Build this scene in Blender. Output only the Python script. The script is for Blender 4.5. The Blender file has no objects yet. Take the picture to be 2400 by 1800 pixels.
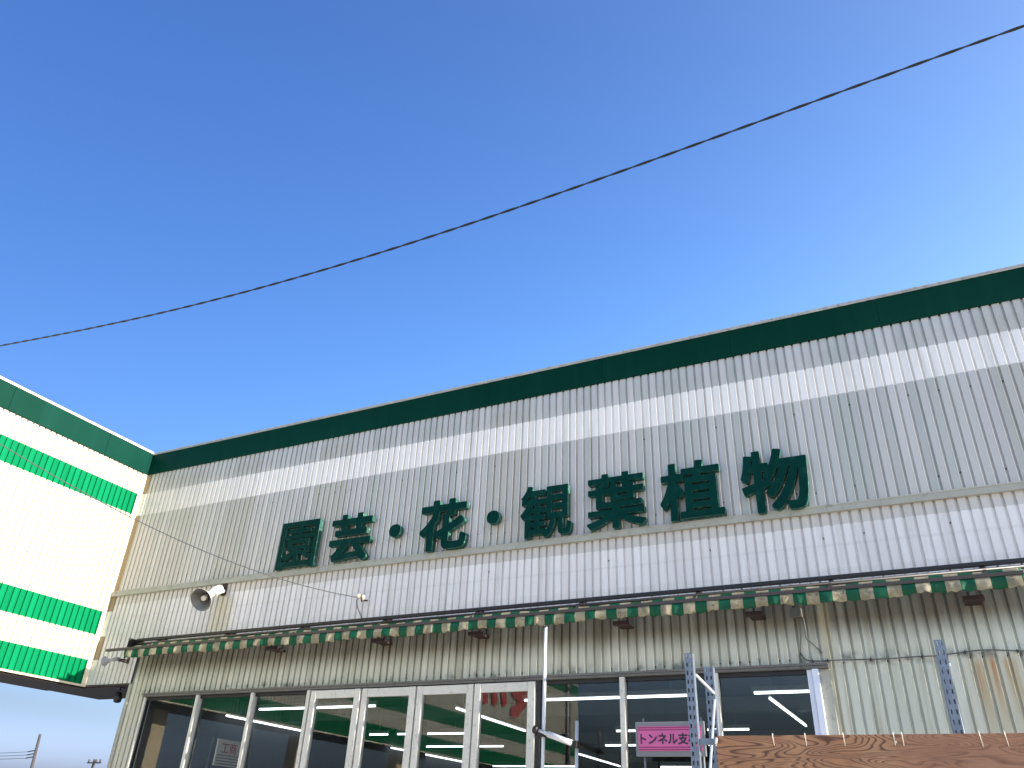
import bpy, bmesh, math, random
import numpy as np
from mathutils import Vector, Matrix
random.seed(7)
sc = bpy.context.scene
COL = sc.collection
R = math.radians

# ------------------------------------------------------------------ camera
cam = bpy.data.cameras.new('camera'); cam.sensor_width = 36.0
cam.lens = 1840.6 / 2400 * 36.0
cam.clip_start = 0.05; cam.clip_end = 6000
co = bpy.data.objects.new('camera', cam); COL.objects.link(co)
EYE = Vector((0.0, -9.0, 1.5))
yaw, pitch, roll = 0.484489, 0.522248, 0.0467436
fwd = Vector((-math.sin(yaw)*math.cos(pitch), math.cos(yaw)*math.cos(pitch), math.sin(pitch)))
rt0 = Vector((math.cos(yaw), math.sin(yaw), 0)); up0 = rt0.cross(fwd)
rt = math.cos(roll)*rt0 + math.sin(roll)*up0
up = -math.sin(roll)*rt0 + math.cos(roll)*up0
mw = Matrix(((rt.x, up.x, -fwd.x), (rt.y, up.y, -fwd.y), (rt.z, up.z, -fwd.z))).to_4x4()
mw.translation = EYE
co.matrix_world = mw
sc.camera = co

# ------------------------------------------------------------------ light
SUN_EL, SUN_FRONT = 23.0, 1.3            # degrees: height, and how far in front of the shop wall it stands
w = bpy.data.worlds.new("World"); sc.world = w; w.use_nodes = True
nt = w.node_tree; bgn = nt.nodes['Background']
sky = nt.nodes.new('ShaderNodeTexSky'); sky.sky_type = 'NISHITA'; sky.sun_disc = False
sky.sun_elevation = R(SUN_EL); sky.sun_rotation = R(90 + SUN_FRONT)
sky.air_density = 1.0; sky.dust_density = 5.0; sky.ozone_density = 2.5
sd = Vector((math.cos(R(SUN_EL))*math.cos(R(SUN_FRONT)), -math.cos(R(SUN_EL))*math.sin(R(SUN_FRONT)), math.sin(R(SUN_EL))))
# clear-air tint of the sky: deeper blue away from the sun, a wide pale glow on the sun's side, milky horizon opposite it
tc = nt.nodes.new('ShaderNodeTexCoord'); vd = nt.nodes.new('ShaderNodeVectorMath'); vd.operation = 'DOT_PRODUCT'
nt.links.new(tc.outputs['Generated'], vd.inputs[0]); vd.inputs[1].default_value = sd
def wramp(src, a, b):
    m = nt.nodes.new('ShaderNodeMapRange'); m.interpolation_type = 'SMOOTHSTEP'; m.inputs[1].default_value = a; m.inputs[2].default_value = b
    nt.links.new(src, m.inputs[0]); return m.outputs[0]
def wmix(f, a, b, mode='MIX'):
    m = nt.nodes.new('ShaderNodeMix'); m.data_type = 'RGBA'; m.blend_type = mode
    for i, v in ((0, f), (6, a), (7, b)):
        if isinstance(v, tuple): m.inputs[i].default_value = (*v, 1)
        elif isinstance(v, float): m.inputs[i].default_value = v
        else: nt.links.new(v, m.inputs[i])
    return m.outputs[2]
sz = nt.nodes.new('ShaderNodeSeparateXYZ'); nt.links.new(tc.outputs['Generated'], sz.inputs[0])
def wmath(op, x, y):
    m = nt.nodes.new('ShaderNodeMath'); m.operation = op
    for i, v in enumerate((x, y)):
        if isinstance(v, (int, float)): m.inputs[i].default_value = v
        else: nt.links.new(v, m.inputs[i])
    return m.outputs[0]
cs = wmath('MINIMUM', wmath('MAXIMUM', vd.outputs['Value'], -.8), .5)
zz = wmath('MINIMUM', wmath('MAXIMUM', sz.outputs[2], .10), .82)
cc = nt.nodes.new('ShaderNodeCombineColor')
for k, (c0, c1, c2, c3, c4) in enumerate([[1.882, 0.991, -3.492, -0.943, 1.24], [1.669, 0.721, -1.737, -1.123, 0.05], [1.613, 0.446, -1.016, -1.109, -0.045]]):
    e = wmath('ADD', wmath('ADD', c0, wmath('MULTIPLY', cs, c1)), wmath('MULTIPLY', zz, c2))
    e = wmath('ADD', e, wmath('ADD', wmath('MULTIPLY', wmath('MULTIPLY', cs, cs), c3), wmath('MULTIPLY', wmath('MULTIPLY', zz, zz), c4)))
    nt.links.new(wmath('POWER', 2.71828, e), cc.inputs[k])
tint = cc.outputs[0]
tint = wmix(wmath('MULTIPLY', wramp(sz.outputs[2], .24, .10), wramp(vd.outputs['Value'], -.60, -.30)), tint, wmix(1.0, tint, (.42, .42, .42), 'MULTIPLY'))  # low sky dimmed except opposite the sun, to darken the pane reflections
tint = wmix(wmath('MULTIPLY', wramp(sz.outputs[2], .105, .035), wramp(vd.outputs['Value'], -.35, -.70)), tint, (2.8, 3.05, 4.6))
nt.links.new(wmix(1.0, wmix(1.0, sky.outputs[0], tint, 'MULTIPLY'), (7.9, 8.9, 10.4), 'DARKEN'), bgn.inputs[0]); bgn.inputs[1].default_value = 0.0537
sl = bpy.data.lights.new('sun', 'SUN'); sl.energy = 3.6; sl.angle = R(0.53); sl.color = (1.0, 0.93, 0.82)
so = bpy.data.objects.new('sun', sl); COL.objects.link(so)
so.rotation_euler = sd.to_track_quat('Z', 'Y').to_euler()
so.location = (20, -1, 15)
sc.view_settings.view_transform = 'Standard'; sc.view_settings.look = 'None'
sc.view_settings.gamma = 1.0; sc.view_settings.exposure = 1.76
sc.cycles.max_bounces = 8; sc.cycles.transparent_max_bounces = 16
sc.cycles.caustics_reflective = False; sc.cycles.caustics_refractive = False
sc.cycles.sample_clamp_indirect = 6.0

# ------------------------------------------------------------------ helpers
class MB:
    """collects faces and builds ONE mesh object"""
    def __init__(s): s.v = []; s.f = []; s.m = []; s.sm = []
    def add(s, vs, fs, mi=0, smooth=False):
        b = len(s.v); s.v += [tuple(p) for p in vs]
        for f in fs: s.f.append(tuple(b+i for i in f)); s.m.append(mi); s.sm.append(smooth)
        return s
    def box(s, x0, x1, y0, y1, z0, z1, mi=0):
        v = [(x, y, z) for z in (z0, z1) for y in (y0, y1) for x in (x0, x1)]
        return s.add(v, [(0,2,3,1),(4,5,7,6),(0,1,5,4),(2,6,7,3),(0,4,6,2),(1,3,7,5)], mi)
    def bar(s, a, b, w, h, mi=0, upv=(0,0,1)):
        a = Vector(a); b = Vector(b); d = (b-a).normalized(); u = Vector(upv)
        if abs(d.dot(u)) > .98: u = Vector((0,1,0))
        r = d.cross(u).normalized(); u = r.cross(d)
        v = []
        for p in (a, b):
            for sx, sy in ((-1,-1),(1,-1),(1,1),(-1,1)): v.append(p + r*sx*w/2 + u*sy*h/2)
        return s.add(v, [(0,1,2,3),(7,6,5,4),(0,4,5,1),(1,5,6,2),(2,6,7,3),(3,7,4,0)], mi)
    def tube(s, pts, r, n=10, mi=0, caps=True, smooth=True):
        pts = [Vector(p) for p in pts]; rr = r if isinstance(r, (list, tuple)) else [r]*len(pts)
        t = (pts[1]-pts[0]).normalized()
        u = Vector((0,0,1)) if abs(t.z) < .9 else Vector((1,0,0))
        vs = []; fs = []
        for i, p in enumerate(pts):
            t = (pts[min(i+1, len(pts)-1)] - pts[max(i-1, 0)]).normalized()
            a = t.cross(u)
            if a.length < 1e-6: a = t.cross(Vector((0,1,0)))
            a.normalize(); bb = a.cross(t); u = bb
            for k in range(n):
                th = 2*math.pi*k/n; vs.append(p + (a*math.cos(th) + bb*math.sin(th))*rr[i])
        for i in range(len(pts)-1):
            for k in range(n):
                k2 = (k+1) % n; fs.append((i*n+k, i*n+k2, (i+1)*n+k2, (i+1)*n+k))
        s.add(vs, fs, mi, smooth)
        if caps:
            m = len(pts)-1
            s.add(vs[:n], [tuple(range(n))], mi); s.add(vs[m*n:], [tuple(range(n-1, -1, -1))], mi)
        return s
    def lathe(s, o, d, prof, n=28, mi=0, smooth=True):
        """prof: (distance along d, radius)"""
        o = Vector(o); d = Vector(d).normalized()
        return s.tube2(o, d, prof, n, mi, smooth)
    def tube2(s, o, d, prof, n, mi, smooth):
        u = Vector((0,0,1)) if abs(d.z) < .9 else Vector((1,0,0))
        a = d.cross(u).normalized(); b = a.cross(d)
        vs = []; fs = []
        for t, r in prof:
            for k in range(n):
                th = 2*math.pi*k/n; vs.append(o + d*t + (a*math.cos(th)+b*math.sin(th))*r)
        for i in range(len(prof)-1):
            for k in range(n):
                k2 = (k+1) % n; fs.append((i*n+k, i*n+k2, (i+1)*n+k2, (i+1)*n+k))
        return s.add(vs, fs, mi, smooth)
    def build(s, name, mats, parent=None, bevel=0.0, label=None):
        me = bpy.data.meshes.new(name); me.from_pydata(s.v, [], s.f)
        for m in (mats if isinstance(mats, (list, tuple)) else [mats]): me.materials.append(m)
        for p, mi, sm in zip(me.polygons, s.m, s.sm): p.material_index = mi; p.use_smooth = sm
        bm = bmesh.new(); bm.from_mesh(me); bmesh.ops.remove_doubles(bm, verts=bm.verts, dist=1e-5)
        bmesh.ops.recalc_face_normals(bm, faces=bm.faces); bm.to_mesh(me); bm.free()
        o = bpy.data.objects.new(name, me); COL.objects.link(o)
        if parent is not None:
            o.parent = parent; o.matrix_parent_inverse = Matrix.Translation(parent.location).inverted() if parent.location.length else Matrix()
        if bevel:
            b = o.modifiers.new('bevel', 'BEVEL'); b.width = bevel; b.segments = 2; b.limit_method = 'ANGLE'
        if label: o['label'] = label
        return o

def empty(name, loc=(0,0,0)):
    o = bpy.data.objects.new(name, None); COL.objects.link(o); o.location = loc; o.empty_display_size = .2
    return o
def tag(o, label=None, cat=None, group=None, kind=None):
    if label: o['label'] = label
    if cat: o['category'] = cat
    if group: o['group'] = group
    if kind: o['kind'] = kind
    return o
def thing(name, label, cat, loc=(0,0,0), group=None): return tag(empty(name, loc), label, cat, group)

# ------------------------------------------------------------------ materials
class N:
    def __init__(s, name):
        s.mat = bpy.data.materials.new(name); s.mat.use_nodes = True; s.t = s.mat.node_tree
        s.b = s.t.nodes['Principled BSDF']
        s._pos = None
    def n(s, typ, **kw):
        x = s.t.nodes.new(typ)
        for k, v in kw.items(): setattr(x, k, v)
        return x
    def link(s, a, b): s.t.links.new(a, b)
    def pos(s):
        if not s._pos:
            g = s.n('ShaderNodeNewGeometry'); sp = s.n('ShaderNodeSeparateXYZ'); s.link(g.outputs['Position'], sp.inputs[0])
            s._pos = g.outputs['Position'], sp.outputs[0], sp.outputs[1], sp.outputs[2]
        return s._pos
    def math(s, op, a, b=0.0, c=0.0, clamp=False):
        m = s.n('ShaderNodeMath', operation=op, use_clamp=clamp)
        for i, v in enumerate((a, b, c)):
            if isinstance(v, (int, float)): m.inputs[i].default_value = v
            else: s.link(v, m.inputs[i])
        return m.outputs[0]
    def noise(s, scale, detail=3.0, vec=None, sxyz=None, rough=.5, dist=0.0):
        t = s.n('ShaderNodeTexNoise'); t.inputs['Scale'].default_value = scale; t.inputs['Detail'].default_value = detail
        t.inputs['Roughness'].default_value = rough; t.inputs['Distortion'].default_value = dist
        v = vec if vec is not None else s.pos()[0]
        if sxyz:
            mp = s.n('ShaderNodeMapping'); mp.inputs['Scale'].default_value = sxyz; s.link(v, mp.inputs[0]); v = mp.outputs[0]
        s.link(v, t.inputs['Vector']); return t.outputs['Fac']
    def white(s, a):
        t = s.n('ShaderNodeTexWhiteNoise', noise_dimensions='1D'); s.link(a, t.inputs['W']); return t.outputs['Value']
    def mix(s, f, a, b, mode='MIX'):
        m = s.n('ShaderNodeMix', data_type='RGBA', blend_type=mode)
        for i, v in ((0, f), (6, a), (7, b)):
            if isinstance(v, (int, float)): m.inputs[i].default_value = v
            elif isinstance(v, tuple): m.inputs[i].default_value = v if len(v) == 4 else (*v, 1)
            else: s.link(v, m.inputs[i])
        return m.outputs[2]
    def ss(s, v, a, b):
        m = s.n('ShaderNodeMapRange', interpolation_type='SMOOTHSTEP'); s.link(v, m.inputs[0])
        m.inputs[1].default_value = a; m.inputs[2].default_value = b; return m.outputs[0]
    def band(s, v, a, b, e=.004): return s.math('MULTIPLY', s.ss(v, a-e, a+e), s.math('SUBTRACT', 1.0, s.ss(v, b-e, b+e)))
    def bump(s, h, strength=.3, dist=.01):
        b = s.n('ShaderNodeBump'); b.inputs['Strength'].default_value = strength; b.inputs['Distance'].default_value = dist
        s.link(h, b.inputs['Height']); s.link(b.outputs[0], s.b.inputs['Normal'])
    def out(s, col=None, rough=.5, metal=0.0, spec=None):
        if col is not None:
            if isinstance(col, tuple): s.b.inputs['Base Color'].default_value = (*col[:3], 1)
            else: s.link(col, s.b.inputs['Base Color'])
        if isinstance(rough, (int, float)): s.b.inputs['Roughness'].default_value = rough
        else: s.link(rough, s.b.inputs['Roughness'])
        s.b.inputs['Metallic'].default_value = metal
        if spec is not None: s.b.inputs['Specular IOR Level'].default_value = spec
        return s.mat

def paint(name, col, rough=.45, metal=0.0, var=.18, scale=6.0, dirt=None, sxyz=None):
    n = N(name)
    f = n.noise(scale, 4, sxyz=sxyz)
    lo = tuple(c*(1-var) for c in col); hi = tuple(min(1, c*(1+var)) for c in col)
    c = n.mix(f, lo, hi)
    if dirt:
        g = n.ss(n.noise(scale*2.3, 6, rough=.65), .52, .72)
        c = n.mix(g, c, dirt)
    return n.out(c, n.math('MULTIPLY_ADD', f, .2, rough-.1), metal)

PITCH = .105
def wall_upper():
    n = N('painted_ribbed_steel'); P, X, Y, Z = n.pos()
    rib = n.math('FLOOR', n.math('DIVIDE', X, PITCH)); rv = n.white(rib)
    rv3 = n.white(n.math('FLOOR', n.math('DIVIDE', X, PITCH*6)))
    c = n.mix(rv, (.43, .435, .405), (.575, .55, .52))
    c = n.mix(n.math('MULTIPLY', n.ss(n.white(n.math('ADD', rib, 37.3)), .80, .86), .6), c, (.50, .47, .455))
    c = n.mix(n.math('MULTIPLY', n.ss(n.white(n.math('ADD', rib, 91.7)), .84, .88), .6), c, (.42, .44, .39))
    c = n.mix(n.math('MULTIPLY', n.ss(rv3, .72, .80), .55), c, (.43, .41, .345))
    lite = n.mix(rv, (.80, .765, .715), (.88, .84, .79))
    c = n.mix(n.band(Z, 6.245, 6.665), c, lite)
    c = n.mix(n.math('MULTIPLY', n.band(Z, 6.9, 7.1, .05), .25), c, (.5, .53, .55))
    low = n.math('SUBTRACT', 1.0, n.ss(Z, 4.825, 4.835))
    lowc = n.mix(rv, (.73, .69, .665), (.83, .795, .765))
    # over-painted bands on the strip below the ledge
    lowc = n.mix(n.band(Z, 4.64, 4.79), lowc, (.585, .55, .50))
    lowc = n.mix(n.math('MULTIPLY', n.band(Z, 4.40, 4.43), .25), lowc, (.58, .55, .51))
    lowc = n.mix(n.math('MULTIPLY', n.band(Z, 4.03, 4.16), .25), lowc, (.60, .57, .52))
    c = n.mix(low, c, lowc)
    # rain streaks, yellowed left end, stain under the big horn
    st = n.noise(1.0, 5, sxyz=(9, 1, .55), rough=.6)
    c = n.mix(n.math('MULTIPLY', n.ss(st, .50, .75), .38), c, (.36, .36, .31))
    blot = n.noise(1.3, 4, rough=.6)
    left = n.math('MULTIPLY', n.math('SUBTRACT', 1.0, n.ss(X, -12.3, -8.6)), n.math('MULTIPLY_ADD', blot, .9, .42), clamp=True)
    c = n.mix(left, c, n.mix(.55, c, (.50, .475, .395)))
    hs = n.math('MULTIPLY', n.band(X, -9.85, -9.45, .16), n.band(Z, 3.9, 4.6, .12))
    c = n.mix(n.math('MULTIPLY', hs, .55), c, (.46, .43, .27))
    # moss and dirt creeping down from the ledge bottom and the awning
    fine = n.noise(45, 3)
    c = n.mix(n.math('MULTIPLY', fine, .10), c, (.25, .26, .25))
    n.bump(n.noise(3.0, 3, sxyz=(2, 1, .6)), .12, .02)
    return n.out(c, n.math('MULTIPLY_ADD', st, .2, .30), 0.0, .5)

def wall_lower():
    n = N('old_grey_ribbed_steel'); P, X, Y, Z = n.pos()
    rib = n.math('FLOOR', n.math('DIVIDE', X, PITCH)); rv = n.white(rib)
    c = n.mix(rv, (.46, .455, .365), (.57, .56, .46))
    c = n.mix(n.ss(X, -2.5, -.2), c, n.mix(rv, (.485, .495, .41), (.555, .565, .48)))
    st = n.noise(1.0, 6, sxyz=(11, 1, .7), rough=.62)
    c = n.mix(n.math('MULTIPLY', n.ss(st, .47, .72), .55), c, (.31, .28, .19))
    top = n.math('MULTIPLY', n.ss(Z, 3.34, 3.66), n.math('MULTIPLY_ADD', st, 1.3, .30), clamp=True)  # brown staining plus the awning's shade, painted as one dark band
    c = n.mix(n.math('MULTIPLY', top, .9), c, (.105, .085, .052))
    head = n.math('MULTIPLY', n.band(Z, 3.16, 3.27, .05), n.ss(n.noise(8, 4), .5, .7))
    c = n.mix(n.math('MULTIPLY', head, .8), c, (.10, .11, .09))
    # rust runs
    rs = n.noise(1.0, 5, sxyz=(15, 1, .45), rough=.6)
    zone = n.math('MULTIPLY', n.band(X, .36, .80, .10), n.math('SUBTRACT', 1.0, n.ss(Z, 3.10, 3.24)))
    zone = n.math('MULTIPLY', zone, n.ss(Z, 1.8, 3.2))
    c = n.mix(n.math('MULTIPLY', zone, n.math('MULTIPLY_ADD', n.ss(rs, .36, .58), .55, .35)), c, (.42, .335, .19))
    c = n.mix(n.math('MULTIPLY', zone, n.math('MULTIPLY', n.ss(Z, 2.5, 3.2), n.ss(rs, .52, .66))), c, (.37, .16, .05))
    z2 = n.math('MULTIPLY', n.band(X, -.93, -.83, .02), n.math('MULTIPLY_ADD', rs, .8, .25), clamp=True)
    c = n.mix(n.math('MULTIPLY', z2, .8), c, (.45, .38, .22))
    n.bump(n.noise(3.0, 3, sxyz=(2, 1, .6)), .15, .02)
    return n.out(c, n.math('MULTIPLY_ADD', st, .25, .26), 0.0, .5)

def wall_canopy():
    n = N('cream_green_striped_steel'); P, X, Y, Z = n.pos()
    rib = n.math('FLOOR', n.math('DIVIDE', Y, PITCH)); rv = n.white(rib)
    c = n.mix(rv, (.50, .465, .375), (.56, .52, .425))
    g = n.mix(rv, (.0012, .155, .056), (.002, .190, .074))
    st = n.noise(1.0, 5, sxyz=(1, 9, .6), rough=.6)
    c = n.mix(n.math('MULTIPLY', n.ss(st, .5, .8), .3), c, (.66, .58, .40))
    g = n.mix(n.math('MULTIPLY', n.ss(st, .45, .8), .4), g, (.002, .10, .045))
    b = n.math('MAXIMUM', n.math('MAXIMUM', n.band(Z, 6.255, 6.65), n.band(Z, 4.135, 4.52)), n.band(Z, 3.36, 3.733))
    c = n.mix(b, c, g)
    return n.out(c, .55, 0, .03)

def trim_mat():
    n = N('corner_flashing_paint'); P, X, Y, Z = n.pos()
    st = n.noise(1.0, 5, sxyz=(6, 6, 1.2), rough=.65)
    c = n.mix(st, (.22, .17, .09), (.14, .10, .05))
    b = n.math('MAXIMUM', n.math('MAXIMUM', n.band(Z, 6.245, 6.665), n.band(Z, 4.12, 4.53)), n.band(Z, 3.30, 3.74))
    c = n.mix(b, c, n.mix(st, (.58, .62, .57), (.50, .50, .44)))
    return n.out(c, .5)

M = {}
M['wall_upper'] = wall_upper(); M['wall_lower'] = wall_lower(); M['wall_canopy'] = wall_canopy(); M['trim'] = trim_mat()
M['cream_trim'] = paint('cream_flashing', (.78, .70, .50), .45, dirt=(.55, .42, .22))
def fascia_mat():
    n = N('dark_green_fascia_paint'); P, X, Y, Z = n.pos()
    pv = n.white(n.math('FLOOR', n.math('DIVIDE', n.math('ADD', X, Y), 1.82)))
    f = n.noise(1.0, 5, sxyz=(5, 5, .8))
    c = n.mix(pv, (.0010, .029, .018), (.002, .037, .024))
    c = n.mix(n.math('MULTIPLY', n.ss(f, .5, .8), .35), c, (.005, .052, .036))
    return n.out(c, n.math('MULTIPLY_ADD', f, .2, .38), 0, .05)
M['fascia'] = fascia_mat()
M['cap'] = paint('weathered_cap_metal', (.40, .38, .34), .5, .2, .3, 9, dirt=(.2, .19, .18))
M['cap_white'] = paint('pale_cap_paint', (.75, .74, .70), .4)
M['ledge'] = paint('grey_ledge_paint', (.36, .355, .30), .55, 0, .2, 5, dirt=(.24, .24, .18))
M['dark_trim'] = paint('dark_grey_trim', (.12, .115, .105), .5, .1, .3, 8, dirt=(.07, .065, .055))
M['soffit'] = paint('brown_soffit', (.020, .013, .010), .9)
M['sash'] = paint('aluminium_sash', (.60, .575, .52), .42, .0, .12, 9, dirt=(.40, .40, .36))
M['jamb'] = paint('pale_blue_jamb', (.64, .67, .78), .4, 0, .08)
M['gasket'] = paint('black_gasket', (.012, .012, .013), .6)
M['room'] = paint('unlit_shop_interior', (.10, .105, .115), .9)
M['tan_post'] = paint('tan_timber', (.78, .60, .37), .7, 0, .25, 5, sxyz=(6, 6, .8), dirt=(.30, .18, .08))
M['downpipe'] = paint('red_brown_pipe', (.12, .045, .035), .5)
M['letter'] = paint('dark_green_letter', (.0008, .029, .0235), .5, 0, .3, 4, dirt=(.006, .050, .040)); M['letter'].node_tree.nodes['Principled BSDF'].inputs['Specular IOR Level'].default_value = .05
M['letter_side'] = paint('sunlit_chalky_letter_side', (.004, .065, .046), .6, 0, .25, 9, dirt=(.20, .33, .27))  # chalking, with the mint of sunlit letter edges painted into the green
M['black_metal'] = paint('black_brown_metal', (.018, .015, .014), .45, .2, .3, 9)
M['brown_bar'] = paint('brown_bar_paint', (.055, .042, .036), .45, .1, .3, 7)
M['rail'] = paint('white_rail', (.60, .61, .62), .35, .3, .25, 14, dirt=(.30, .28, .24))
M['brick_plate'] = paint('dark_red_plate', (.020, .006, .005), .7, 0, .4, 14)
M['white_pipe'] = paint('white_coated_pipe', (.64, .64, .65), .35)
M['speaker_body'] = paint('cream_speaker_paint', (.72, .66, .55), .45, 0, .1, 16, dirt=(.45, .32, .2))
M['speaker_bell'] = paint('grey_bell_paint', (.15, .145, .13), .4, .3, .3, 18)
M['speaker_grey'] = paint('grey_speaker_paint', (.26, .26, .27), .45)
M['rust_bracket'] = paint('rusty_bracket', (.06, .045, .035), .7, .2, .5, 22)
M['galv'] = paint('galvanised_steel', (.17, .20, .245), .42, .35, .45, 34)
M['galv_lite'] = paint('bright_galvanised_brace', (.66, .68, .72), .35, .5, .15, 20)
M['porcelain'] = paint('cream_porcelain', (.55, .48, .36), .3, 0, .3, 40)
M['cable'] = paint('black_cable_sheath', (.010, .009, .010), .5)
M['grey_cable'] = paint('grey_cable_sheath', (.075, .078, .075), .6, 0, .3)
M['grey_wire'] = paint('grey_service_wire', (.07, .07, .072), .6)
M['box_grey'] = paint('grime_box_paint', (.10, .085, .065), .6)
M['pole_conc'] = paint('utility_pole_dark', (.05, .043, .042), .8)
M['paper_cream'] = paint('cream_board_paint', (.46, .39, .30), .6, 0, .06)
M['red_ink'] = paint('red_ink', (.35, .03, .03), .6)
M['grey_ink'] = paint('grey_ink', (.12, .12, .12), .6)
M['pink'] = paint('pink_board', (.54, .105, .29), .5, 0, .05)
M['magenta'] = paint('magenta_line', (.24, .02, .10), .5)
M['ink'] = paint('black_purple_ink', (.02, .01, .025), .5)
M['panel_grey'] = paint('grey_board_frame', (.17, .175, .19), .5, 0, .06)
M['logo_red'] = paint('red_wall_lettering', (.52, .04, .025), .45)
M['stand'] = paint('dark_stand', (.02, .02, .022), .5)
M['tie'] = paint('pale_wire', (.72, .68, .60), .4, .2)
M['board_edge'] = paint('board_edge_ply', (.30, .22, .15), .8)
M['ground'] = paint('pale_concrete_ground', (.57, .53, .46), .85, 0, .12, 2.0, dirt=(.48, .445, .39))
M['roof'] = paint('grey_roof_sheet', (.22, .23, .24), .6)

def wood():
    n = N('stained_plywood_face'); P, X, Y, Z = n.pos()
    a = n.noise(1.0, 1.5, sxyz=(1.7, 1, 10.5), rough=.42, dist=.5)
    r = n.math('FRACT', n.math('MULTIPLY', a, 25.0))
    ring = n.math('MULTIPLY', n.ss(r, .45, .85), n.math('SUBTRACT', 1.0, n.ss(r, .86, 1.0)))
    big = n.noise(2.6, 3)
    base = n.mix(n.ss(big, .35, .65), (.34, .160, .075), (.40, .225, .110))
    sid = n.ss(X, -.25, -.18)
    base = n.mix(n.math('MULTIPLY', sid, .8), base, n.mix(big, (.31, .137, .072), (.29, .150, .088)))
    c = n.mix(n.math('MULTIPLY', ring, n.math('MULTIPLY_ADD', sid, -.45, .92)), base, (.070, .024, .012))
    fin = n.noise(1.0, 4, sxyz=(14, 1, 160))
    c = n.mix(n.math('MULTIPLY', n.ss(fin, .45, .7), .35), c, (.10, .045, .03))
    spots = n.ss(n.noise(16, 3), .66, .74)
    c = n.mix(n.math('MULTIPLY', spots, .5), c, (.08, .03, .02))
    n.bump(ring, .2, .002)
    return n.out(c, .62)
M['wood'] = wood()

def fabric():
    n = N('striped_awning_fabric'); P, X, Y, Z = n.pos()
    k = n.math('FRACT', n.math('DIVIDE', n.math('ADD', X, 1.234+.129*100), .258))
    st = n.noise(9, 5, rough=.65)
    g = n.mix(st, (.002, .105, .045), (.004, .150, .070))
    c = n.mix(n.ss(st, .42, .62), (.52, .47, .33), (.38, .33, .21))
    c = n.mix(n.ss(n.noise(30, 4), .58, .7), c, (.20, .155, .09))
    col = n.mix(n.math('GREATER_THAN', k, .5), c, g)
    n.out(col, .6)
    tr = n.n('ShaderNodeBsdfTranslucent'); n.link(col, tr.inputs[0])
    mx = n.n('ShaderNodeMixShader'); mx.inputs[0].default_value = .48
    o = n.t.nodes['Material Output']
    n.link(n.b.outputs[0], mx.inputs[1]); n.link(tr.outputs[0], mx.inputs[2]); n.link(mx.outputs[0], o.inputs[0])
    return n.mat
M['fabric'] = fabric()

def glass():
    n = N('window_glass'); o = n.t.nodes['Material Output']; n.t.nodes.remove(n.b)
    tr = n.n('ShaderNodeBsdfTransparent'); tr.inputs[0].default_value = (.86, .89, .90, 1)
    gl = n.n('ShaderNodeBsdfGlossy'); gl.inputs['Roughness'].default_value = 0.0; gl.inputs[0].default_value = (.95, 1, 1, 1)
    lw = n.n('ShaderNodeLayerWeight'); lw.inputs[0].default_value = .5
    fres = n.math('MULTIPLY_ADD', n.math('POWER', lw.outputs['Facing'], 5.0), .965, .033, clamp=True)
    mx = n.n('ShaderNodeMixShader'); n.link(fres, mx.inputs[0]); n.link(tr.outputs[0], mx.inputs[1]); n.link(gl.outputs[0], mx.inputs[2])
    n.link(mx.outputs[0], o.inputs[0]); return n.mat
M['glass'] = glass()
def emit():
    n = N('lit_fluorescent_tube'); n.out((.8, .8, .8), .5)
    n.b.inputs['Emission Color'].default_value = (.95, 1, 1, 1); n.b.inputs['Emission Strength'].default_value = 1.6
    return n.mat
M['tube'] = emit()

# ------------------------------------------------------------------ setting: ground
g = MB(); g.add([(-2500, -2500, 0), (2500, -2500, 0), (2500, 2500, 0), (-2500, 2500, 0)], [(0, 1, 2, 3)])
tag(g.build('ground', M['ground']), kind='structure', label='pale concrete ground')

# ------------------------------------------------------------------ ribbed sheet
PROF = [(0, 0), (.002, -.001), (.066, -.001), (.0695, -.005), (.0735, -.004), (.075, .024), (.099, .024), (.1005, 0)]   # (along, depth behind the face)
def ribbed(mb, s0, s1, z0, z1, place, zbend=0):
    """vertical ribbed cladding; place(s, d, z) -> point, d is depth behind the face"""
    pts = []
    i = math.floor(s0/PITCH)
    while i*PITCH < s1:
        for a, d in PROF:
            s = i*PITCH + a
            if s0 <= s <= s1: pts.append((s, d))
        i += 1
    pts = [(s0, 0)] + pts + [(s1, 0)]
    n = len(pts)
    zs = [z0, z1]
    vs = [place(s, d, z) for z in zs for s, d in pts]
    mb.add(vs, [(k, k+1, n+k+1, n+k) for k in range(n-1)])
front = lambda s, d, z: (s, d, z)
XB = -12.31

# ------------------------------------------------------------------ store building
XL, XR = -11.27, 9.0
HEAD, SILL = 3.13, .12
WX0, WX1 = -10.87, -1.07
bld = thing('store_building', 'garden store with ribbed pale grey metal front, dark green fascia and glass shopfront', 'building')
mb = MB(); ribbed(mb, XB+.02, XR, 4.86, 7.10, front); ribbed(mb, XB+.02, XR, 3.95, 4.80, front)
ribbed(mb, XB+.02, XL-.01, 3.35, 3.95, front)
mb.build('upper_cladding', M['wall_upper'], bld)
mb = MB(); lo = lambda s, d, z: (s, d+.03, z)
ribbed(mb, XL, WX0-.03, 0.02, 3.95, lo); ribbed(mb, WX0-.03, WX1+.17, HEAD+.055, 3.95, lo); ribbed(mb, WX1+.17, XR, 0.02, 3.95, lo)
mb.build('lower_cladding', M['wall_lower'], bld)
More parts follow.
